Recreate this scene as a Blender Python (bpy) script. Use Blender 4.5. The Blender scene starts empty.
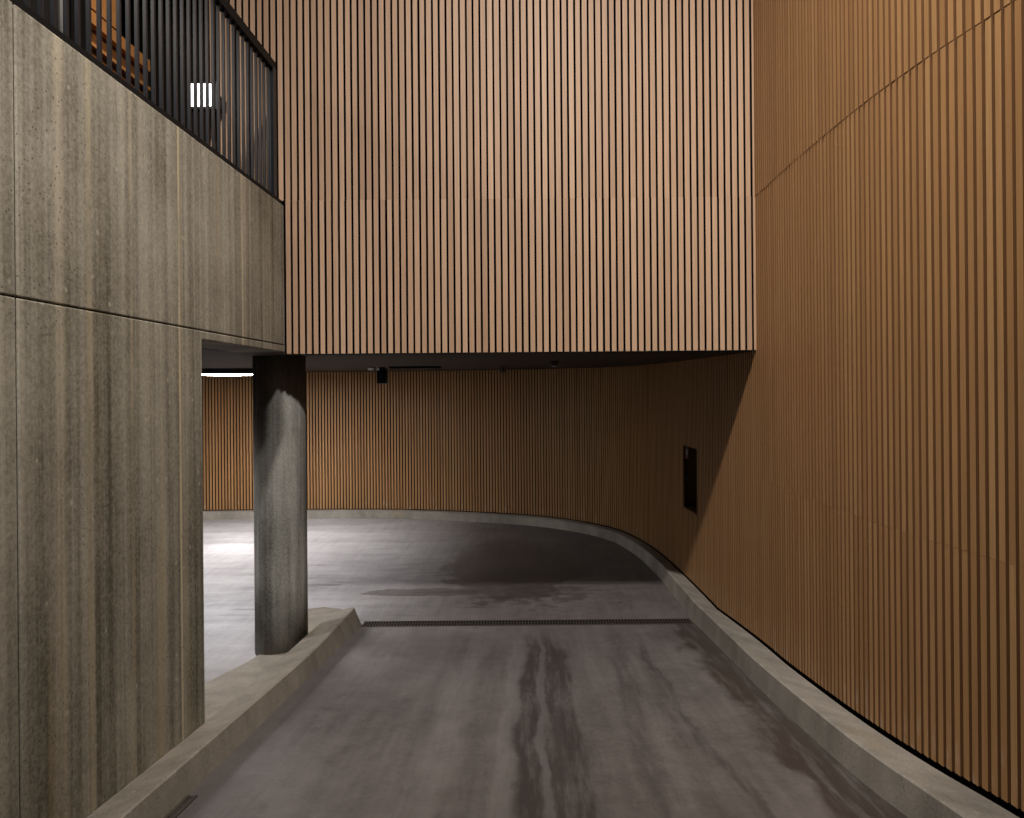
import bpy, bmesh, math, random
from mathutils import Vector
random.seed(7)
C = bpy.context.scene.collection
# ------------------------------------------------------------------ measures
U = 0.0085            # plan / height module in metres
DM = 6.46             # distance from the camera to the hanging slat wall
EYE = 2.38            # eye height above the garage floor
def P(X, d, z): return Vector((X*U, d*DM, EYE + z*U))
def Z(z): return EYE + z*U
def zf(d):            # floor height: ramp falls to the drain, then level
    return -280.0 if d >= 1.197 else -(189.0 + 76.0*d)
def lerp(a, b, t): return a + (b-a)*t
def interp(tab, x):
    if x <= tab[0][0]: return tab[0][1]
    for (a, b), (c, e) in zip(tab, tab[1:]):
        if x <= c: return lerp(b, e, (x-a)/(c-a))
    return tab[-1][1]

# ------------------------------------------------------------------ mesh helpers
def new_obj(name, bm, mat, parent=None, smooth=False, bevel=0.0):
    me = bpy.data.meshes.new(name)
    bmesh.ops.recalc_face_normals(bm, faces=bm.faces)
    bm.to_mesh(me); bm.free()
    if smooth:
        for p in me.polygons: p.use_smooth = True
    o = bpy.data.objects.new(name, me); C.objects.link(o)
    if mat: me.materials.append(mat)
    if parent: o.parent = parent; o.matrix_parent_inverse.identity()
    if bevel:
        m = o.modifiers.new('bevel', 'BEVEL'); m.width = bevel; m.segments = 2; m.limit_method = 'ANGLE'
    return o
def tag(o, label, cat, group=None, kind=None):
    o['label'] = label; o['category'] = cat
    if group: o['group'] = group
    if kind: o['kind'] = kind
    return o
def struct(o): o['kind'] = 'structure'; return o
def thing(name, label, cat, loc=(0, 0, 0), group=None):
    o = bpy.data.objects.new(name, None); C.objects.link(o); o.location = loc; o.empty_display_size = .1
    return tag(o, label, cat, group)
def hexa(bm, p, side=0):      # 8 corners: bottom ring then top ring; side = material slot of the two flanks
    v = [bm.verts.new(q) for q in p]
    for k, f in enumerate(((3,2,1,0), (4,5,6,7), (0,1,5,4), (1,2,6,5), (2,3,7,6), (3,0,4,7))):
        fc = bm.faces.new([v[i] for i in f])
        if side and k in (3, 5): fc.material_index = side
    return v
def box(bm, x0, x1, y0, y1, z0, z1, side=0):
    return hexa(bm, [Vector(q) for q in ((x0,y0,z0),(x1,y0,z0),(x1,y1,z0),(x0,y1,z0),(x0,y0,z1),(x1,y0,z1),(x1,y1,z1),(x0,y1,z1))], side)
def prism(bm, pts_bot, pts_top):
    b = [bm.verts.new(p) for p in pts_bot]; t = [bm.verts.new(p) for p in pts_top]; n = len(b)
    bm.faces.new(b[::-1]); bm.faces.new(t)
    for i in range(n): bm.faces.new((b[i], b[(i+1) % n], t[(i+1) % n], t[i]))
def lathe(bm, prof, cx=0, cy=0, n=40, cap=True):
    rings = [[bm.verts.new((cx+r*math.cos(2*math.pi*k/n), cy+r*math.sin(2*math.pi*k/n), z)) for k in range(n)] for r, z in prof]
    for a, b in zip(rings, rings[1:]):
        for k in range(n): bm.faces.new((a[k], a[(k+1) % n], b[(k+1) % n], b[k]))
    if cap: bm.faces.new(rings[0][::-1]); bm.faces.new(rings[-1])

# ------------------------------------------------------------------ materials
class NT:
    def __init__(s, name):
        s.m = bpy.data.materials.new(name); s.m.use_nodes = True
        s.t = s.m.node_tree; s.t.nodes.clear()
        s.out = s.n('ShaderNodeOutputMaterial'); s.b = s.n('ShaderNodeBsdfPrincipled')
        s.l(s.b.outputs[0], s.out.inputs[0])
    def n(s, k, **kw):
        nd = s.t.nodes.new(k)
        for a, v in kw.items(): setattr(nd, a, v)
        return nd
    def l(s, a, b): s.t.links.new(a, b)
    def put(s, v, sock):
        if hasattr(v, 'links') or isinstance(v, bpy.types.NodeSocket): s.l(v, sock)
        else: sock.default_value = v
    def math(s, op, a, b=0.0, clamp=False, c=0.0):
        nd = s.n('ShaderNodeMath', operation=op, use_clamp=clamp)
        s.put(a, nd.inputs[0]); s.put(b, nd.inputs[1]); s.put(c, nd.inputs[2]); return nd.outputs[0]
    def sep(s, v): nd = s.n('ShaderNodeSeparateXYZ'); s.l(v, nd.inputs[0]); return nd.outputs
    def pos(s): return s.n('ShaderNodeTexCoord').outputs['Object']
    def mapping(s, v, scale, loc=(0, 0, 0)):
        nd = s.n('ShaderNodeMapping'); s.l(v, nd.inputs[0]); nd.inputs['Scale'].default_value = scale; nd.inputs['Location'].default_value = loc; return nd.outputs[0]
    def noise(s, v, scale, detail=4, rough=.55, dist=0.0):
        nd = s.n('ShaderNodeTexNoise'); s.l(v, nd.inputs['Vector']); nd.inputs['Scale'].default_value = scale
        nd.inputs['Detail'].default_value = detail; nd.inputs['Roughness'].default_value = rough; nd.inputs['Distortion'].default_value = dist
        return nd.outputs[0]
    def ramp(s, f, stops, mode='LINEAR'):
        nd = s.n('ShaderNodeValToRGB'); nd.color_ramp.interpolation = mode; s.l(f, nd.inputs[0]); e = nd.color_ramp.elements
        while len(e) < len(stops): e.new(.5)
        for k, (p, c) in zip(e, stops):
            k.position = p; k.color = (c, c, c, 1) if isinstance(c, (int, float)) else (*c, 1)
        return nd.outputs[0]
    def mix(s, f, a, b, mode='MIX'):
        nd = s.n('ShaderNodeMix', data_type='RGBA', blend_type=mode)
        s.put(f, nd.inputs[0]); 
        for v, i in ((a, 6), (b, 7)):
            if isinstance(v, tuple): nd.inputs[i].default_value = (*v, 1)
            else: s.l(v, nd.inputs[i])
        return nd.outputs[2]
    def maprange(s, v, a, b, c=0.0, d=1.0, smooth=True):
        nd = s.n('ShaderNodeMapRange'); nd.interpolation_type = 'SMOOTHSTEP' if smooth else 'LINEAR'
        s.put(v, nd.inputs[0])
        for i, q in enumerate((a, b, c, d)): nd.inputs[i+1].default_value = q
        return nd.outputs[0]
    def bump(s, h, strength, dist=.01):
        nd = s.n('ShaderNodeBump'); nd.inputs['Strength'].default_value = strength; nd.inputs['Distance'].default_value = dist
        s.l(h, nd.inputs['Height']); s.l(nd.outputs[0], s.b.inputs['Normal'])
    def set(s, col=None, rough=.6, metal=0.0, spec=.4):
        if col is not None: s.put((*col, 1) if isinstance(col, tuple) else col, s.b.inputs['Base Color'])
        s.put(rough, s.b.inputs['Roughness']); s.b.inputs['Metallic'].default_value = metal
        s.b.inputs['Specular IOR Level'].default_value = spec
        return s.m
def plain(name, col, rough=.5, metal=0.0, spec=.4, vary=.15):
    t = NT(name); p = t.pos(); f = t.noise(p, 14, 3)
    return t.set(t.mix(f, tuple(c*(1-vary) for c in col), tuple(c*(1+vary) for c in col)), rough, metal, spec)
def emit(name, col, strength):
    t = NT(name); p = t.pos(); f = t.noise(p, 3, 1)
    e = t.n('ShaderNodeEmission'); t.l(t.mix(f, col, tuple(c*.97 for c in col)), e.inputs[0]); e.inputs[1].default_value = strength
    t.l(e.outputs[0], t.out.inputs[0]); return t.m

def wood(name, dark, mid, light, dust_or_light=False, spec=.35):
    t = NT(name); p = t.pos()
    a = t.n('ShaderNodeAttribute', attribute_name='slat').outputs['Fac']
    base = t.ramp(a, [(0, dark), (.5, mid), (1, light)])
    off = t.n('ShaderNodeCombineXYZ'); t.l(t.math('MULTIPLY', a, 37.0), off.inputs[2])
    ad = t.n('ShaderNodeVectorMath', operation='ADD'); t.l(p, ad.inputs[0]); t.l(off.outputs[0], ad.inputs[1])
    g = t.noise(t.mapping(ad.outputs[0], (160, 160, 2.2)), 1.0, 3)
    col = t.mix(t.maprange(g, .3, .75, 0, .38), base, tuple(c*.55 for c in dark))
    k = t.noise(t.mapping(ad.outputs[0], (1.5, 1.5, .8)), 1.0, 3)
    col = t.mix(t.maprange(k, .55, .8, 0, .35), col, tuple(c*.8 for c in dark))
    if dust_or_light:
        h = t.n('ShaderNodeAttribute', attribute_name='hbase').outputs['Fac']
        dn = t.noise(t.mapping(p, (22, 22, 5)), 1.0, 4)
        dm = t.math('MULTIPLY', t.maprange(h, .0, .32, 1, 0), t.maprange(dn, .5, .72, 0, .4))
        col = t.mix(dm, col, (.55, .50, .45))
    t.bump(g, .15, .003)
    return t.set(col, .55, 0, spec)

def concrete(name, dark, light, axis_scale, streak=.6, holes=True, bumpy=.25, rust=True, lines=()):
    t = NT(name); p = t.pos()
    s1 = t.noise(t.mapping(p, axis_scale), 1.0, 6, .6)
    s2 = t.noise(t.mapping(p, tuple(c*4.5 for c in axis_scale[:2]) + (axis_scale[2]*2,), (3, 5, 1)), 1.0, 3, .6)
    blot = t.noise(p, 1.3, 6, .6)
    fine = t.noise(p, 55, 4, .7)
    mx = t.math('ADD', t.math('MULTIPLY', s1, streak), t.math('MULTIPLY', blot, 1-streak))
    mx = t.math('ADD', mx, t.math('MULTIPLY', t.math('SUBTRACT', s2, .5), .42))
    mx = t.math('ADD', mx, t.math('MULTIPLY', t.math('SUBTRACT', fine, .5), .42))
    col = t.mix(t.maprange(mx, .33, .67, 0, 1, False), dark, light)
    if rust:
        r = t.maprange(t.noise(t.mapping(p, axis_scale, (9, 2, 4)), 1.6, 4), .58, .74, 0, .45)
        col = t.mix(r, col, (light[0]*.95, light[1]*.78, light[2]*.52))
    yy = t.sep(p)[1]
    for yl, wl_, a_ in lines:          # thin pale run-marks at the formwork joints
        lm = t.maprange(t.math('ABSOLUTE', t.math('SUBTRACT', yy, yl)), wl_*.4, wl_, a_, 0)
        lm = t.math('MULTIPLY', lm, t.maprange(t.noise(p, 1.7, 4), .36, .55, .45, 1))
        col = t.mix(lm, col, (light[0]*1.5, light[1]*1.36, light[2]*1.1))
    if holes:
        v = t.n('ShaderNodeTexVoronoi'); v.inputs['Scale'].default_value = 34; t.l(p, v.inputs['Vector'])
        hm = t.math('MULTIPLY', t.maprange(v.outputs['Distance'], .09, .20, 1, 0), t.maprange(t.noise(p, 2.4, 3), .47, .60, 0, .8))
        col = t.mix(hm, col, tuple(c*.35 for c in dark))
        w = t.n('ShaderNodeTexVoronoi'); w.inputs['Scale'].default_value = 7; t.l(p, w.inputs['Vector'])
        col = t.mix(t.maprange(w.outputs['Distance'], .05, .11, .5, 0), col, tuple(min(1, c*1.25) for c in light))
    t.bump(t.math('ADD', fine, t.math('MULTIPLY', s2, .6)), bumpy, .006)
    return t.set(col, .8, 0, .25)

def floor_material():
    t = NT('ramp_concrete'); p = t.pos(); x, y, z = t.sep(p)
    blot = t.noise(p, .9, 7, .66); fine = t.noise(p, 34, 5, .72); mott = t.noise(p, 5.5, 6, .68)
    brush = t.noise(t.mapping(p, (11, .9, 1)), 1.0, 6, .66)
    f = t.math('ADD', t.math('MULTIPLY', blot, .42), t.math('MULTIPLY', brush, .26))
    f = t.math('ADD', f, t.math('MULTIPLY', mott, .22)); f = t.math('ADD', f, t.math('MULTIPLY', fine, .20))
    col = t.mix(t.maprange(f, .42, .70, 0, 1, False), (.082, .071, .067), (.190, .170, .163))
    # dusty left lane, with the ceiling light's bright pool put into the colour
    dust_or_light = t.math('MULTIPLY', t.maprange(x, -.3, -2.6, 0, 1), t.maprange(y, 5.2, 8.2, 0, 1))
    lit_lane_col = t.mix(t.maprange(t.math('ADD', t.math('MULTIPLY', f, .7), t.math('MULTIPLY', t.noise(t.mapping(p, (.6, 3.2, 1)), 1.0, 6, .65), .4)), .42, .66, 0, 1, False), (.20, .19, .195), (.42, .405, .42))
    col = t.mix(dust_or_light, col, lit_lane_col)
    wob = t.noise(t.mapping(p, (2.2, 1.1, 1)), 1.0, 5, .6)
    wobs = t.math('SUBTRACT', wob, .5)
    ramp_zone = t.maprange(y, 1.197*DM+.02, 1.197*DM-.12, 0, 1)
    edge = t.noise(t.mapping(p, (17, 1.7, 1)), 1.0, 6, .7)
    # tyre and drip streaks down the ramp
    def streak(xc0, xc1, w, amt, wobble=.25, y0=-2, y1=7.6, soft=.5):
        c = t.maprange(y, 2.0, 7.6, xc0, xc1, False)
        dx = t.math('ABSOLUTE', t.math('SUBTRACT', t.math('ADD', x, t.math('MULTIPLY', wobs, wobble)), c))
        m = t.maprange(dx, w*(1-soft), w*(1+soft), 1, 0)
        m = t.math('MULTIPLY', m, t.maprange(edge, .33, .60, .25, 1))
        m = t.math('MULTIPLY', m, t.maprange(y, y1, y1-1.2, 0, 1))
        m = t.math('MULTIPLY', m, t.maprange(y, y0-.8, y0+.2, 0, 1))
        return t.math('MULTIPLY', t.math('MULTIPLY', m, ramp_zone), amt)
    for a in ((-.02, .06, .10, .85, .22), (.10, .17, .05, .7, .22), (.25, .24, .06, .8, .26), (.12, .12, .26, .38, .35), (.52, .78, .07, .42, .30), (1.12, .92, .025, .5, .35), (.80, 1.0, .05, .22, .4), (-.42, -.25, .10, .22, .35),
              (-.95, -.8, .22, .12, .3), (1.02, .9, .16, .18, .3)):
        col = t.mix(streak(*a), col, (.040, .032, .029))
    for a in ((-.18, -.08, .06, .30, .3), (.04, .12, .025, .35, .2), (-.62, -.42, .10, .2, .3)):
        col = t.mix(streak(*a), col, (.27, .25, .245))
    # wet band along the right kerb
    c = t.maprange(y, 3.0, 7.4, 1.38, 1.47, False)
    dx = t.math('SUBTRACT', t.math('ADD', x, t.math('MULTIPLY', wobs, .75)), c)
    wet = t.math('MULTIPLY', t.maprange(dx, -.10, .03, 0, 1), ramp_zone)
    wet = t.math('MULTIPLY', wet, t.maprange(edge, .32, .54, .35, .88))
    col = t.mix(wet, col, (.048, .037, .031))
    # darker band of floor beside the left kerb
    dl = t.maprange(t.math('ADD', x, t.math('MULTIPLY', wobs, .5)), -1.62, -1.32, .55, 0)
    dl = t.math('MULTIPLY', dl, t.maprange(x, -1.90, -1.75, 0, 1))
    col = t.mix(t.math('MULTIPLY', dl, ramp_zone), col, (.065,.054,.050))
    # puddle stain on the level floor behind the drain
    pn = t.noise(t.mapping(p, (1.3, 1.5, 1)), 1.0, 7, .62)
    pn2 = t.noise(t.mapping(p, (2.2, 4.0, 1), (3, 1, 0)), 1.0, 6, .65)
    def blob(cx, cy, rx, ry, nz, amp):
        ex = t.math('DIVIDE', t.math('SUBTRACT', x, cx), rx); ey = t.math('DIVIDE', t.math('SUBTRACT', y, cy), ry)
        q = t.math('SQRT', t.math('ADD', t.math('MULTIPLY', ex, ex), t.math('MULTIPLY', ey, ey)))
        return t.math('ADD', q, t.math('MULTIPLY', t.math('SUBTRACT', nz, .5), amp))
    rr = blob(-.18, 10.2, .95, 1.7, pn, 1.9)
    rr2 = blob(-1.0, 8.95, 1.0, .16, pn2, 2.2)
    rr3 = blob(.15, 8.8, .75, .5, pn2, 5.0)
    rr = t.math('MINIMUM', rr, rr2)
    pud = t.maprange(rr, .80, 1.02, .55, 0)
    col = t.mix(pud, col, (.060, .047, .039))
    rim = t.math('MULTIPLY', t.maprange(rr, .80, .93, 0, 1), t.maprange(rr, .95, 1.03, .5, 0))
    rim = t.math('MULTIPLY', rim, t.maprange(y, 10.8, 8.8, .15, 1))
    col = t.mix(rim, col, (.034, .027, .024))
    col = t.mix(t.maprange(rr3, .55, .8, .5, 0), col, (.040, .033, .029))
    # trickles running sideways along the circulation lane
    tr = t.noise(t.mapping(p, (.55, 4.5, 1), (4, 1, 0)), 1.0, 5, .6, .4)
    trm = t.math('MULTIPLY', t.maprange(tr, .57, .66, 0, .5), t.maprange(y, 1.197*DM, 1.25*DM, 0, 1))
    trm = t.math('MULTIPLY', trm, t.maprange(y, 9.6, 11.4, 1, .1))
    col = t.mix(trm, col, (.072,.06,.054))
    t.bump(t.math('ADD', fine, t.math('MULTIPLY', brush, .5)), .18, .006)
    r = t.math('SUBTRACT', .62, t.math('MULTIPLY', t.math('MAXIMUM', pud, wet), .22))
    return t.set(col, r, 0, .35)

M = {}
M['slat_front'] = wood('pale_oak_slats', (.38, .235, .145), (.45, .285, .18), (.51, .335, .22))
M['slat_right'] = wood('honey_oak_slats', (.322, .168, .066), (.392, .210, .087), (.452, .257, .112), dust_or_light=True)
M['backing'] = plain('black_felt_backing', (.003, .003, .0033), .95, 0, .05)
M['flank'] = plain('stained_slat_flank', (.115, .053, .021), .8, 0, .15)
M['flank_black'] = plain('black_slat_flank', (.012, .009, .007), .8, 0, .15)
M['joint'] = plain('joint_shadow', (.022, .018, .014), .9, 0, .1)
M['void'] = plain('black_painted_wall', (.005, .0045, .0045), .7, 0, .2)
M['conc_wall'] = concrete('board_marked_concrete', (.074, .063, .042), (.325, .292, .23), (1.5, 4.2, .12), .60, lines=((.654*DM, .016, .7), (.80*DM, .018, .7), (.885*DM, .014, .35), (.52*DM, .03, .3), (.575*DM, .02, .25), (.487*DM, .05, .25)))
M['conc_kerb'] = concrete('cast_kerb_concrete', (.155, .135, .107), (.29, .255, .21), (1.2, 1.2, 1.2), .3, True, .3, True)
M['conc_kerb_right'] = concrete('pale_kerb_concrete', (.185, .168, .146), (.35, .318, .278), (1.2, 1.2, 1.2), .3, True, .3, True)
M['conc_col'] = concrete('smooth_column_concrete', (.085, .082, .070), (.31, .30, .265), (5, 5, .5), .45, False, .12, False)
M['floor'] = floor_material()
M['ceil'] = plain('dark_stained_soffit', (.060, .046, .038), .7, 0, .2)
M['steel'] = plain('black_powder_coated_steel', (.004, .0050, .0080), .36, 0, .4)
M['steel_matte'] = plain('black_steel_rail', (.004, .004, .0045), .6, 0, .15)
M['iron'] = plain('rusty_cast_iron', (.062, .050, .043), .65, .2, .3, .4)
M['slot'] = plain('drain_shadow', (.004, .004, .004), .9, 0, .1)
M['plastic'] = plain('black_plastic', (.008, .008, .009), .45, 0, .4)
M['white_plastic'] = plain('white_plastic', (.62, .62, .60), .4)
M['teal'] = plain('teal_plastic', (.05, .22, .20), .4)
M['pink'] = plain('pale_pink_plastic', (.45, .26, .22), .4)
M['niche'] = plain('dark_brown_panel', (.085, .047, .024), .6, 0, .2)
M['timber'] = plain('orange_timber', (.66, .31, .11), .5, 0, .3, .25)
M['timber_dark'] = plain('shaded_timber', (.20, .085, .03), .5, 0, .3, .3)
M['disc'] = emit('ceiling_light_diffuser', (1.0, .965, .93), 72.0)
M['flood'] = emit('floodlight_lens', (1.0, .98, .97), 6.0)

# ------------------------------------------------------------------ the curved slat wall path (X, d)
KEY = [(290,-.55),(276,-.1),(266,.2),(256,.36),(244,.5),(235,.585),(229.5,.69),(228.5,.85),(230.5,1.0),(228,1.2),(223,1.38),(216,1.54),(204,1.68),(181,1.82),
       (152,1.905),(112,1.975),(62,2.04),(5,2.09),(-62,2.13),(-140,2.165),(-230,2.20),(-330,2.22),(-460,2.228),(-600,2.228),(-760,2.22),(-930,2.205),(-1120,2.18)]
def catmull(pts, n=14):
    out = []
    for i in range(len(pts)-1):
        p0 = pts[max(0, i-1)]; p1 = pts[i]; p2 = pts[i+1]; p3 = pts[min(len(pts)-1, i+2)]
        for k in range(n):
            s = k/n
            out.append(tuple(.5*((2*b)+(c-a)*s+(2*a-5*b+4*c-e)*s*s+(-a+3*b-3*c+e)*s**3) for a, b, c, e in zip(p0, p1, p2, p3)))
    out.append(pts[-1]); return out
path = [Vector((X*U, d*DM)) for X, d in catmull(KEY)]
cum = [0.0]
for a, b in zip(path, path[1:]): cum.append(cum[-1]+(b-a).length)
def at(s):
    import bisect
    i = min(max(bisect.bisect(cum, s)-1, 0), len(path)-2)
    t = (s-cum[i])/(cum[i+1]-cum[i]); q = path[i].lerp(path[i+1], t)
    a = path[max(0, i-1)]; b = path[min(len(path)-1, i+2)]
    tg = (b-a).normalized(); return q, tg, Vector((-tg.y, tg.x))       # normal points into the room
s_front = min(range(len(path)), key=lambda i: abs(path[i].y-DM*1.0) if path[i].x > 0 else 9e9)
S1 = cum[s_front]
def ceil_z(d): return 37.0 + 4.6*(d-1.0)
PITCH = 6.75*U; SW = 4.3*U; SWF = 4.6*U; ST = 2.6*U
TOPZ = 900

def kerb_h(d):  return interp([(.5, 20), (.9, 20), (1.2, 24), (1.5, 21), (1.9, 17)], d)
def kerb_ho(d): return interp([(.5, 13), (.9, 12), (1.2, 14), (1.5, 15), (1.9, 16)], d)
def kerb_w(d):  return interp([(.5, 40), (.69, 35), (1.0, 36), (1.2, 32), (1.46, 27), (1.8, 24), (2.1, 28), (2.2, 29)], d)*U

# niche opening in the slat wall
ND0, ND1, NZ0, NZ1 = 1.325, 1.42, -169.5, -81.0
def slat_wall():
    bm = bmesh.new(); la = bm.verts.layers.float.new('slat'); lh = bm.verts.layers.float.new('hbase')
    n = int(cum[-1]/PITCH)
    for i in range(n):
        s = (i+.5)*PITCH; q, tg, nm = at(s); d = q.y/DM
        zb = zf(d) + kerb_ho(d) + interp([(.5, 3.2), (1.0, 2.2), (2, 1.5)], d)
        garage = s > S1 - .02
        if garage:
            rows = [(zb, ceil_z(d)-.8)]
            if ND0 <= d <= ND1 and q.x > 0: rows = [(zb, NZ0), (NZ1, ceil_z(d)-.8)]
        else:
            rows = [(zb, -90.08), (-89.92, 189.92), (190.08, 469.9), (470.1, TOPZ)]
        for r, (z0, z1) in enumerate(rows):
            jit = random.gauss(0, .0004); w = SW*random.uniform(.985, 1.015)
            # the rows overlap a little in depth where panels meet
            rowoff = {0: 0, 1: 0, 2: .003, 3: 0}[r] if not garage else 0
            o = q + nm*(jit+rowoff); h = tg*(w/2); th = nm*ST
            c4 = [o-h, o+h, o+h+th, o-h+th]
            v = hexa(bm, [Vector((c.x, c.y, Z(z0))) for c in c4] + [Vector((c.x, c.y, Z(z1))) for c in c4], 1)
            rv = min(1, max(0, random.gauss(.5, .22)))
            for k, vv in enumerate(v): vv[la] = rv; vv[lh] = ((Z(z0) if k < 4 else Z(z1)) - Z(zb))
    return bm
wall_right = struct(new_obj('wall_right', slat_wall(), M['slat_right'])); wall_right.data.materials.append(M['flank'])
# black backing sheet behind the slats, open at the niche
bm = bmesh.new(); N = 420
cols = []
ring = [cum[-1]*k/N for k in range(N+1)]
for s in ring:
    q, tg, nm = at(s); d = q.y/DM
    zb = zf(d)-6; zt = ceil_z(d)+20 if s > S1 else TOPZ
    o = q - nm*.004; o2 = q - nm*.06
    zs = [zb, NZ0, NZ1, zt]
    cols.append(([bm.verts.new((o.x, o.y, Z(z))) for z in zs], d, q.x))
for (a, da, xa), (b, db, xb) in zip(cols, cols[1:]):
    for k in range(3):
        mid = (da+db)/2
        if k == 1 and xa > 0 and ND0+.004 < mid < ND1-.004: continue
        bm.faces.new((a[k], b[k], b[k+1], a[k+1]))
struct(new_obj('wall_right_backing', bm, M['backing']))
bpy.data.objects['wall_right_backing'].name = 'trim_1'

# ------------------------------------------------------------------ hanging slat wall
bm = bmesh.new(); la = bm.verts.layers.float.new('slat'); lh = bm.verts.layers.float.new('hbase')
k = 0; X = 230.5 - 2.45
while X > -318:
    x0, x1 = (X-SWF/U/2), (X+SWF/U/2)
    rows = [(37.0, 189.85), (190.1, 469.8), (470.2, TOPZ)] if X > -243 else [(190.1, 469.8), (470.2, TOPZ)]
    for r, (z0, z1) in enumerate(rows):
        j = random.gauss(0, .0006) + (.004 if z0 > 100 and z0 < 300 else 0); rv = min(1, max(0, random.gauss(.5, .24)))
        w = random.uniform(-.12, .12)
        v = box(bm, (x0-w)*U, (x1+w)*U, DM-ST+j, DM+j, Z(z0), Z(z1), 1)
        for vv in v: vv[la] = rv; vv[lh] = 5.0
    X -= 6.75
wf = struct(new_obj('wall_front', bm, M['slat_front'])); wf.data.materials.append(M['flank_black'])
bm = bmesh.new()
box(bm, -243*U, 230.5*U, DM+.006, DM+.20, Z(37.6), Z(190))
box(bm, -318*U, 230.5*U, DM+.006, DM+.20, Z(190), Z(TOPZ))
struct(new_obj('trim_2', bm, M['backing']))
bm = bmesh.new()                                     # thin black edge strip along the bottom of the hanging wall
box(bm, -243*U, 230.5*U, DM+.001, DM+.2, Z(36.2), Z(37.5))
struct(new_obj('trim_3', bm, M['void']))

# ------------------------------------------------------------------ floor and ceilings
wallpts = [(q.x, q.y) for q in path]
bm = bmesh.new()
flat = [(-215*U, 1.197*DM)] + [(x+.03, y) if x > 0 else (x, y+.03) for x, y in wallpts if y >= 1.197*DM or x < 0] + [(-1120*U, .1*DM), (-215*U, .1*DM)]
xr = min(wallpts, key=lambda p: abs(p[1]-1.197*DM) if p[0] > 0 else 99)[0]
flat[1:1] = [(xr+.03, 1.197*DM)]
vb = [bm.verts.new((x, y, Z(-280))) for x, y in flat]
bm.faces.new(vb)
rp = [(x, y) for x, y in wallpts if x > 0 and y < 1.197*DM]
L = [bm.verts.new((-215*U, y, Z(zf(y/DM)))) for x, y in rp]; R_ = [bm.verts.new((x+.03, y, Z(zf(y/DM)))) for x, y in rp]
L.append(vb[0]); R_.append(vb[1])
for i in range(len(L)-1): bm.faces.new((L[i], R_[i], R_[i+1], L[i+1]))
bmesh.ops.triangulate(bm, faces=bm.faces)
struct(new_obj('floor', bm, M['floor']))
bm = bmesh.new()
far = [(x, y) for x, y in wallpts if (y >= DM+.03 or x < 0)]
for cp in ([(-1120*U, DM+.008), (230.5*U+.02, DM+.008)] + far, [(-1120*U, .3*DM), (-273*U, .3*DM), (-273*U, DM), (-1120*U, DM)], [(-273*U, .9375*DM), (-243*U, .9375*DM), (-243*U, DM), (-273*U, DM)]):
    prism(bm, [Vector((x, y, Z(ceil_z(y/DM)))) for x, y in cp], [Vector((x, y, Z(ceil_z(y/DM)+8))) for x, y in cp])
t = NT('soffit_boards'); p = t.pos(); x, y, z = t.sep(p)
br = t.noise(t.mapping(p, (.35, 9, 1)), 1.0, 4)
ln = t.math('FRACT', t.math('MULTIPLY', y, 6.0)); lm = t.maprange(ln, .04, .10, .6, 0)
soff = t.set(t.mix(lm, t.mix(br, (.030, .021, .015), (.070, .049, .036)), (.015, .012, .010)), .75, 0, .2)
struct(new_obj('ceiling', bm, soff))
# upper hall behind the balustrade: floor slab, dark walls, dark ceiling over everything
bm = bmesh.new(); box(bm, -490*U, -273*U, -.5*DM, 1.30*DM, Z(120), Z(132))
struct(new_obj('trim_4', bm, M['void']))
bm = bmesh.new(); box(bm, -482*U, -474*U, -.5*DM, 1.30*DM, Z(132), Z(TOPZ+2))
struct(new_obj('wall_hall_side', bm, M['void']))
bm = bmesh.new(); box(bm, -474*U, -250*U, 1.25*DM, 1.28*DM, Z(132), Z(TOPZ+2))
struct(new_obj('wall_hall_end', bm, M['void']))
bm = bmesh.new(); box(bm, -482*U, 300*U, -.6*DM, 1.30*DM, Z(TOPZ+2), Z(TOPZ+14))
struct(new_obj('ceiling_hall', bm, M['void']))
bm = bmesh.new(); box(bm, -1160*U, -1122*U, .1*DM, 2.3*DM, Z(-284), Z(60))
struct(new_obj('wall_garage_end', bm, M['conc_wall']))

# ------------------------------------------------------------------ left concrete wall
XW, XB = -227.6, -273.0
def isl_h(d):  return interp([(.5, 19), (.9, 19), (1.0, 20), (1.17, 25)], d)      # kerb upstand at the front edge
def isl_z(X, d):                                                                   # top of the island: falls gently to the left
    f = (X+198.0)/(-228.0+198.0)
    return zf(d) + isl_h(d) - 8.0*max(0, min(1.6, f))
def wall_panel(bm, d0, d1, z0, z1, x0=XW, x1=XB):
    za, zb = (isl_z(XW, d0)-.5, isl_z(XW, d1)-.5) if z0 is None else (z0, z0)
    hexa(bm, [P(x1,d0,za), P(x0,d0,za), P(x0,d1,zb), P(x1,d1,zb), P(x1,d0,z1), P(x0,d0,z1), P(x0,d1,z1), P(x1,d1,z1)])
bm = bmesh.new()
G = .35; gd = .35/760*2
dj = .446
for a, b in ((-.6, dj-gd), (dj+gd, .9375)): wall_panel(bm, a, b, 43+G, 174)
wall_panel(bm, -.6, dj-gd, None, 43-G)
za, zb = isl_z(XW, dj), isl_z(XW, .699)
d0 = dj+gd                                          # lower panel with the lintel over the opening, one L-shaped panel
Lp = [(d0, isl_z(XW, d0)-.5), (.699, zb-.5), (.699, 36.6), (.9375, 36.6), (.9375, 43-G), (d0, 43-G)]
prism(bm, [P(XB, d, z) for d, z in Lp], [P(XW, d, z) for d, z in Lp])
wl = struct(new_obj('wall_left', bm, M['conc_wall'], bevel=.006))
bm = bmesh.new()                                    # recessed core that closes the form joints
wall_panel(bm, -.6, .69, None, 172, XW-1.0, XB+1)
wall_panel(bm, .69, .936, 38, 172, XW-1.0, XB+1)
struct(new_obj('trim_5', bm, M['joint']))

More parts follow.
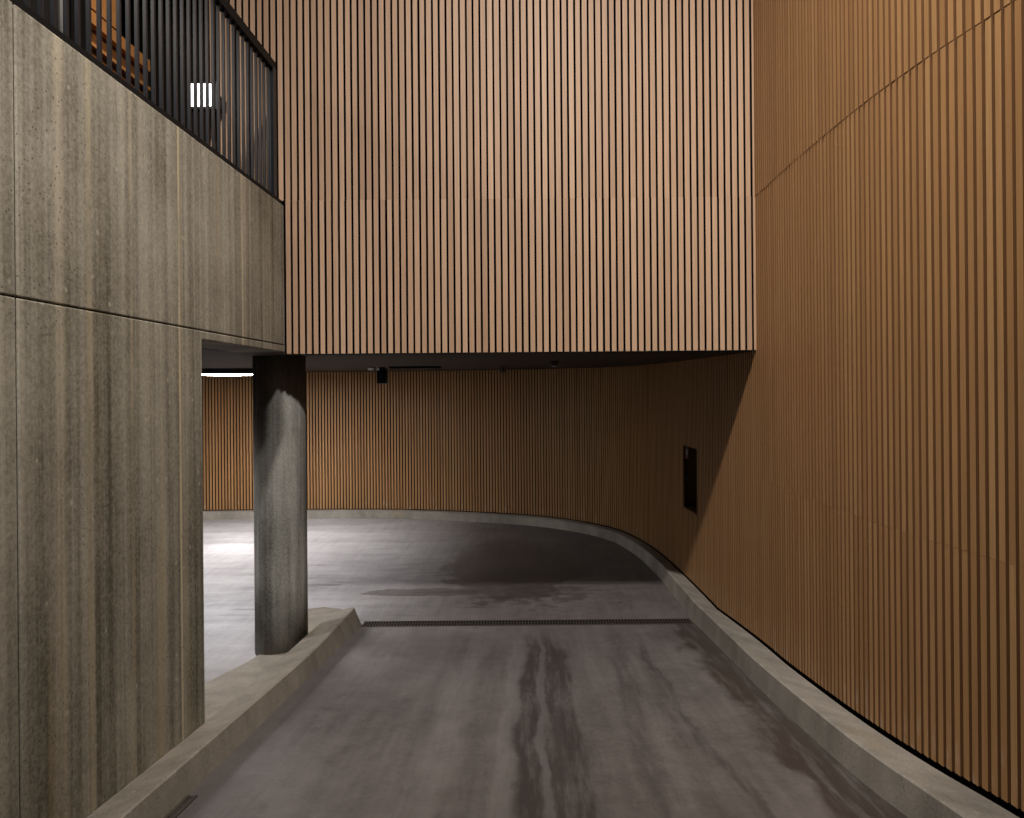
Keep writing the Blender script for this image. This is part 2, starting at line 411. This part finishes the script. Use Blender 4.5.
# ------------------------------------------------------------------ island kerb on the left
bm = bmesh.new(); prev = None
ds = [-.35+.04*k for k in range(38)] + [1.165, 1.18, 1.19, 1.197]
for d in ds:
    cut = 0 if d <= 1.165 else 9*(1-math.sqrt(max(0, 1-((d-1.165)/.034)**2)))      # rounded nose
    bat = interp([(.3, 2.5), (.9, 3), (1.1, 7), (1.2, 8)], d)
    xa = -198-cut*.6; xt = -198-bat-cut; xl = XW - .4 if d < .7 else lerp(XW-.4, -236, min(1, (d-.7)/.3))
    zr = zf(d)-1
    pts_ = [P(xa, d, zr), P(xt, d-cut/760*.5, isl_z(xt, d)-.8), P(xt-1.2, d-cut/760*.5, isl_z(xt, d)), P(xl+.4, d, isl_z(xl, d)), P(xl+.4, d, min(zr, -281) if d > .6 else zr)]
    rr_ = [bm.verts.new(p) for p in pts_]
    if prev:
        for j in range(5): bm.faces.new((prev[j], rr_[j], rr_[(j+1) % 5], prev[(j+1) % 5]))
    else: bm.faces.new(rr_)
    prev = rr_
bm.faces.new(prev[::-1])
kl = new_obj('concrete_kerb', bm, M['conc_kerb'])
tag(kl, 'straight concrete kerb on the left, running from the concrete wall past the round column', 'kerb')
bm = bmesh.new()
pl = [(XW-.6, .702), (-230.2, .8), (-236.2, 1.0), (-236.2, 1.197)] + [(-198-8-6, 1.2), (-214, 1.225)] + [(-240, 1.262), (-262, 1.272), (-280, 1.262), (-288, 1.22), (-286, 1.05), (-286, 1.0), (-285, .8), (-285, .702)]
pb = [P(X, d, -280.5) for X, d in pl]; pt = [P(X, d, interp([(.702, -233), (.8, -245), (1.0, -272), (1.05, -277.5), (1.18, -275), (1.28, -275)], d)) for X, d in pl]
prism(bm, pb, pt); bmesh.ops.triangulate(bm, faces=[f for f in bm.faces if len(f.verts) > 4])
tag(new_obj('concrete_plinth', bm, M['conc_kerb']), 'low tan concrete pad beneath the round column, between kerb and left lane', 'plinth')

# ------------------------------------------------------------------ kerb along the curved slat wall
bm = bmesh.new(); prev = None
N = 240
for k in range(N+1):
    s = cum[-1]*k/N; q, tg, nm = at(s); d = q.y/DM; w = kerb_w(d)
    i = q + nm*w; di = i.y/DM; b0 = i + nm*.012; back_ = q + nm*(ST+.012)
    zb, zi, zo = zf(di), zf(di)+kerb_h(d), zf(d)+kerb_ho(d)
    ring_ = [Vector((b0.x, b0.y, Z(zb-1.5))), Vector((i.x, i.y, Z(zi-1))), Vector(((i-nm*.012).x, (i-nm*.012).y, Z(zi))),
             Vector((back_.x, back_.y, Z(zo))), Vector((back_.x, back_.y, Z(zf(d)-1.5)))]
    r = [bm.verts.new(p) for p in ring_]
    if prev:
        for j in range(5): bm.faces.new((prev[j], r[j], r[(j+1) % 5], prev[(j+1) % 5]))
    else: bm.faces.new(r)
    prev = r
bm.faces.new(prev[::-1])
kr = new_obj('concrete_kerb', bm, M['conc_kerb_right'])
tag(kr, 'long pale concrete kerb curving along the foot of the right slat wall', 'kerb')

# ------------------------------------------------------------------ round column
cX, cD, cR = -269.0, 1.083, 27.4*U
cz0, cz1 = -280.0, ceil_z(cD)
col = thing('concrete_column', 'round grey concrete column standing on the island kerb', 'column', P(cX, cD, cz0))
hgt = (cz1-cz0)*U
bm = bmesh.new(); lathe(bm, [(cR, 0), (cR, hgt*.25), (cR, hgt*.5), (cR, hgt*.75), (cR, hgt)], n=64)
sh = new_obj('shaft', bm, M['conc_col'], col, smooth=False)
for p in sh.data.polygons: p.use_smooth = len(p.vertices) == 4

# ------------------------------------------------------------------ drains
def drain(name, label, p0, p1, w, nslots, lift=.004):
    a, b = Vector(p0), Vector(p1); ln_ = (b-a).length; tg = (b-a).normalized(); up = Vector((0, 0, 1))
    sd = tg.cross(up).normalized(); nn = sd.cross(tg).normalized()
    root = thing(name, label, 'drain', a)
    def bar(bm, u0, u1, v0, v1, h0, h1):
        hexa(bm, [tg*u+sd*v+nn*h for h in (h0, h1) for u, v in ((u0, v0), (u1, v0), (u1, v1), (u0, v1))])
    bm = bmesh.new(); bar(bm, 0, ln_, -w/2, w/2, -.02, lift*.3); new_obj('channel', bm, M['slot'], root)
    for sgn in (-1, 1):
        bm = bmesh.new(); bar(bm, 0, ln_, sgn*w/2-.008, sgn*w/2+.008, -.02, lift+.003); new_obj('edge_rail', bm, M['iron'], root)
    bm = bmesh.new()
    for k in range(nslots):
        u = ln_*(k+.5)/nslots; bar(bm, u-ln_/nslots*.2, u+ln_/nslots*.2, -w/2, w/2, -.01, lift)
    bar(bm, 0, ln_, -.008, .008, -.01, lift)
    new_obj('grate', bm, M['iron'], root)
    return root
drain('linear_drain', 'dark slotted drain grate running across the foot of the ramp', P(-199, 1.19, -278.4), P(192, 1.19, -278.4), .15, 110)
drain('linear_drain', 'short narrow slotted grate along the left kerb near the bottom edge', P(-195, .38, zf(.38)), P(-195, .575, zf(.575)), .035, 60)

# ------------------------------------------------------------------ balustrade on the parapet
bal = thing('balustrade', 'black steel balustrade with thin vertical bars on top of the concrete wall', 'railing', P(-240, .9, 174))
bo = bal.location
def rel(bm, *a): return box(bm, *a)
XR = -236.5
bm = bmesh.new(); box(bm, (XR-3.2)*U-bo.x, (XR+3.2)*U-bo.x, -.1*DM-bo.y, .935*DM-bo.y, Z(299)-bo.z, Z(307)-bo.z)
new_obj('handrail', bm, M['steel_matte'], bal)
bm = bmesh.new(); box(bm, (XR-3)*U-bo.x, -228.8*U-bo.x, -.1*DM-bo.y, .935*DM-bo.y, 0, Z(178.2)-bo.z)
new_obj('bottom_rail', bm, M['steel_matte'], bal)
def barmesh(w):
    bm = bmesh.new(); box(bm, -w, w, -w, w, Z(178.2)-bo.z, Z(300.5)-bo.z); return bm
b0 = new_obj('bar', barmesh(.0085), M['steel'], bal)
for k in range(72):
    o = b0 if k == 0 else b0.copy()
    if k: C.objects.link(o); o.parent = bal
    o.location = (XR*U-bo.x, (.918*DM - k*10.2*U)-bo.y, 0)
bm = bmesh.new(); box(bm, XR*U-.012-bo.x, XR*U+.03-bo.x, .925*DM-bo.y, .935*DM-bo.y, 0, Z(300.5)-bo.z)
new_obj('end_post', bm, M['steel'], bal)
bm = bmesh.new(); box(bm, -284*U, -243.4*U, .955*DM, DM-ST-.004, Z(184), Z(188.8))
struct(new_obj('trim_6', bm, M['steel_matte']))

# ------------------------------------------------------------------ things in the upper hall
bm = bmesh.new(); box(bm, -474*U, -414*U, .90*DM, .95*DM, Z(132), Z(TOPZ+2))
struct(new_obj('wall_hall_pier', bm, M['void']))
fl = thing('floodlight', 'small square floodlight glowing white behind the black balustrade bars', 'light', P(-323*.955, .955, 297*.955))
bm = bmesh.new(); box(bm, -.115, .115, .012, .07, -.115, .115); new_obj('housing', bm, M['plastic'], fl, bevel=.008)
bm = bmesh.new(); box(bm, -.094, .090, .004, .014, -.088, .092); new_obj('lens', bm, M['flood'], fl)
bm = bmesh.new(); box(bm, .03, .09, .07, .045*DM-ST-.001, -.05, .04); new_obj('bracket', bm, M['steel'], fl)
pp = thing('downpipe', 'black round pipe rising behind the balustrade at top left', 'pipe', P(-405, .875, 132))
bm = bmesh.new(); lathe(bm, [(.045, 0), (.045, 5.2)], n=24); new_obj('tube', bm, plain('pipe_grey', (.010, .010, .011), .5), pp, smooth=False)
for zz in (1.0, 2.3):
    bm = bmesh.new(); lathe(bm, [(.053, zz), (.053, zz+.05)], n=24); new_obj('pipe_clip', bm, M['steel'], pp)
tb = thing('timber_bulkhead', 'orange timber bulkhead with ledges in the hall behind the balustrade', 'wood panel', P(-472, 1.03, 316))
to = tb.location
def tbox(name, x0, x1, d0, d1, z0, z1, m):
    bm = bmesh.new(); box(bm, x0*U-to.x, x1*U-to.x, d0*DM-to.y, d1*DM-to.y, Z(z0)-to.z, Z(z1)-to.z); return new_obj(name, bm, M[m], tb)
tbox('upper_panel', -473.5, -421, .955, 1.03, 374.5, 470, 'timber')
tbox('groove', -473.5, -422.5, .955, 1.118, 371.5, 374.5, 'slot')
tbox('fascia', -473.5, -420, .955, 1.12, 359, 371.5, 'timber')
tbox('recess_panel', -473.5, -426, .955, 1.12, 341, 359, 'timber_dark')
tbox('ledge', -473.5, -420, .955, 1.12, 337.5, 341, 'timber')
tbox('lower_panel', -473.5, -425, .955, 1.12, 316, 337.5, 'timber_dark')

# ------------------------------------------------------------------ garage fittings
dl = thing('ceiling_light', 'round black ceiling light with glowing white underside, between wall and column', 'light', P(-541, 1.80, ceil_z(1.8)))
bm = bmesh.new(); lathe(bm, [(.44, -.084), (.445, -.08), (.445, -.005), (.43, 0)], n=64); new_obj('drum', bm, M['plastic'], dl)
bm = bmesh.new(); lathe(bm, [(.02, -.104), (.15, -.102), (.29, -.097), (.39, -.091), (.435, -.0845)], n=64); new_obj('diffuser', bm, M['disc'], dl)

sp = thing('loudspeaker', 'black box loudspeaker hanging from the soffit in front of the back slat wall', 'loudspeaker', P(-256, 1.76, ceil_z(1.76)))
bm = bmesh.new(); box(bm, -.075, .075, -.07, .07, -.245, -.03); new_obj('cabinet', bm, M['plastic'], sp, bevel=.008)
bm = bmesh.new(); box(bm, -.065, .065, -.076, -.069, -.235, -.04); new_obj('grille', bm, M['steel_matte'], sp)
bm = bmesh.new(); box(bm, -.05, .05, -.02, .02, -.035, 0); new_obj('bracket', bm, M['steel'], sp)
bm = bmesh.new(); lathe(bm, [(.012, -.05), (.02, -.045), (.02, -.012), (.012, -.008)], cx=-.05, cy=-.08, n=16); new_obj('knob', bm, M['white_plastic'], sp)
sd = thing('smoke_detector', 'small white smoke detector on the soffit beside the loudspeaker', 'detector', P(-273, 1.74, ceil_z(1.74)))
bm = bmesh.new(); lathe(bm, [(.02, -.05), (.04, -.045), (.05, -.02), (.05, -.012)], n=24); new_obj('dome', bm, M['white_plastic'], sd)
bm = bmesh.new(); lathe(bm, [(.055, -.012), (.055, 0)], n=24); new_obj('base', bm, M['plastic'], sd)
ct = thing('cable_tray', 'thin black cable tray on the soffit right of the loudspeaker', 'cable tray', P(-190, 1.70, ceil_z(1.70)))
bm = bmesh.new(); box(bm, -.38, .36, -.05, .05, -.03, -.022); box(bm, -.38, .36, -.05, -.045, -.03, 0); box(bm, -.38, .36, .045, .05, -.03, 0)
new_obj('tray', bm, M['steel_matte'], ct)
for xx in (-.3, 0, .28):
    bm = bmesh.new(); box(bm, xx-.01, xx+.01, -.05, .05, -.024, 0); new_obj('hanger', bm, M['steel'], ct)
def sprinkler(label, X, d, big=1.0):
    r = thing('sprinkler_head', label, 'sprinkler', P(X, d, ceil_z(d)), None)
    bm = bmesh.new(); lathe(bm, [(.05*big, -.012), (.05*big, 0)], n=24); new_obj('escutcheon', bm, M['plastic'], r)
    bm = bmesh.new(); lathe(bm, [(.012*big, -.06*big), (.012*big, -.01)], n=12); new_obj('stem', bm, M['steel'], r)
    bm = bmesh.new(); lathe(bm, [(.012*big, -.075*big), (.036*big, -.07*big), (.04*big, -.055*big), (.02*big, -.045*big)], n=20); new_obj('deflector', bm, M['plastic'], r)
    return r
sprinkler('black sprinkler head hanging low on the soffit near the back slat wall', -44, 1.78, 1.25)
sp2 = thing('dome_camera', 'black dome camera with a pale lens ring on the soffit, right of the sprinkler', 'camera', P(37, 1.40, ceil_z(1.40)))
bm = bmesh.new(); lathe(bm, [(.055, -.022), (.06, -.018), (.06, 0)], n=24); new_obj('base', bm, M['plastic'], sp2)
bm = bmesh.new(); lathe(bm, [(.012, -.062), (.034, -.052), (.045, -.035), (.048, -.02)], n=24); new_obj('dome', bm, M['plastic'], sp2, smooth=True)
bm = bmesh.new(); lathe(bm, [(.016, -.068), (.020, -.064), (.018, -.058)], n=16); new_obj('lens', bm, M['white_plastic'], sp2)

# niche in the slat wall with small devices inside
s0 = next(c for c, q in zip(cum, path) if q.y/DM >= ND0 and q.x > 0); s1 = next(c for c, q in zip(cum, path) if q.y/DM >= ND1 and q.x > 0)
qa, ta, na = at(s0); qb, tb_, nb = at(s1)
nt = (qb-qa).normalized(); nn = Vector((-nt.y, nt.x)); wlen = (qb-qa).length; DEP = .16
ni = thing('wall_niche', 'dark recessed rectangular niche set into the curved slat wall', 'niche', (qa.x, qa.y, Z(NZ0)))
hh = (NZ1-NZ0)*U
def nb_(bm, u0, u1, v0, v1, z0, z1):   # u along the wall, v into the room
    hexa(bm, [Vector((nt.x*u+nn.x*v, nt.y*u+nn.y*v, z)) for z in (z0, z1) for u, v in ((u0, v0), (u1, v0), (u1, v1), (u0, v1))])
bm = bmesh.new()
nb_(bm, 0, wlen, -DEP-.01, -DEP, 0, hh)
new_obj('back_panel', bm, M['niche'], ni)
for nm_, a in (('side_panel', (-.01, .004, -DEP, .012, 0, hh)), ('side_panel', (wlen-.004, wlen+.01, -DEP, .012, 0, hh)),
               ('head_panel', (0, wlen, -DEP, .012, hh-.012, hh)), ('sill_panel', (0, wlen, -DEP, .012, 0, .012))):
    bm = bmesh.new(); nb_(bm, *a); new_obj(nm_, bm, M['niche'], ni)
al = thing('intercom_unit', 'small pale pink device fixed at the top far side of the wall niche', 'device', (qa.x, qa.y, Z(NZ0)))
bm = bmesh.new(); nb_(bm, wlen-.05, wlen-.006, -.05, -.002, hh-.17, hh-.03); new_obj('housing', bm, M['pink'], al, bevel=.006)
bm = bmesh.new(); nb_(bm, wlen-.056, wlen-.05, -.04, -.01, hh-.12, hh-.06); new_obj('button', bm, M['white_plastic'], al)
rd = thing('card_reader', 'small teal device fixed halfway down the far side of the wall niche', 'device', (qa.x, qa.y, Z(NZ0)))
bm = bmesh.new(); nb_(bm, wlen-.03, wlen-.006, -.032, -.002, hh-.42, hh-.31); new_obj('housing', bm, M['teal'], rd, bevel=.005)
bm = bmesh.new(); nb_(bm, wlen-.034, wlen-.03, -.026, -.008, hh-.37, hh-.33); new_obj('screen', bm, M['plastic'], rd)

# ------------------------------------------------------------------ light
def lamp(name, kind, loc, power, col=(1, 1, 1), size=.1, target=None, angle=None, blend=.5):
    l = bpy.data.lights.new(name, kind); l.energy = power; l.color = col
    o = bpy.data.objects.new(name, l); C.objects.link(o); o.location = loc
    if kind in ('POINT', 'SPOT'): l.shadow_soft_size = size
    if kind == 'SPOT': l.spot_size = angle; l.spot_blend = blend
    if kind == 'AREA': l.size = size
    if target is not None: o.rotation_euler = (Vector(target)-Vector(loc)).to_track_quat('-Z', 'Y').to_euler()
    return o
def key(name, X, d, target, power, angle, col):       # ceiling spots of one row: all on the line z = 37 + 719 (1 - d)
    return lamp(name, 'SPOT', P(X, d, 37+719*(1-d)), power, col, .24, P(*target), math.radians(angle), 1.0)
key('spot_front', 20, 0.0, (20, 1.0, 62), 2450, 72, (1, .95, .90))
key('spot_left', 120, .10, (-228, .36, 290), 2150, 66, (1, .97, .93))
key('spot_right', -60, -.02, (244, .50, 175), 1550, 74, (1, .94, .84))
lamp('hall_light', 'POINT', P(-415, .28, 412), 75, (1, .9, .8), .08)
lamp('timber_fill', 'SPOT', P(-300, .62, 450), 260, (1, .86, .68), .06, P(-430, 1.04, 358), math.radians(42), .6)  # unseen spot added to brighten the timber bulkhead
lamp('garage_light', 'SPOT', P(-541, 1.80, ceil_z(1.8)-13.5), 400, (1, .965, .95), .3, P(-541, 1.801, -280), math.radians(150), .8)
lamp('garage_fill_near', 'SPOT', P(-480, 1.12, ceil_z(1.1)-10), 300, (.98, .97, 1.0), .3, P(-480, 1.121, -280), math.radians(150), .8)  # unseen lamp without a fitting, added to brighten near lane and column
w = bpy.data.worlds.new('world'); bpy.context.scene.world = w; w.use_nodes = True
w.node_tree.nodes['Background'].inputs[0].default_value = (.9, .92, 1.0, 1); w.node_tree.nodes['Background'].inputs[1].default_value = .045

# ------------------------------------------------------------------ camera
cd = bpy.data.cameras.new('camera'); cam = bpy.data.objects.new('camera', cd); C.objects.link(cam)
cd.sensor_fit = 'HORIZONTAL'; cd.sensor_width = 36; cd.lens = 760/1024*36
cd.shift_x = -(528-512)/1024; cd.shift_y = -(409-389)/1024
cam.location = (0, 0, EYE); cam.rotation_euler = (math.pi/2, .0087, 0); cd.clip_start = .05; cd.clip_end = 100
sc = bpy.context.scene; sc.camera = cam
sc.view_settings.view_transform = 'Standard'; sc.view_settings.look = 'None'; sc.view_settings.exposure = 0
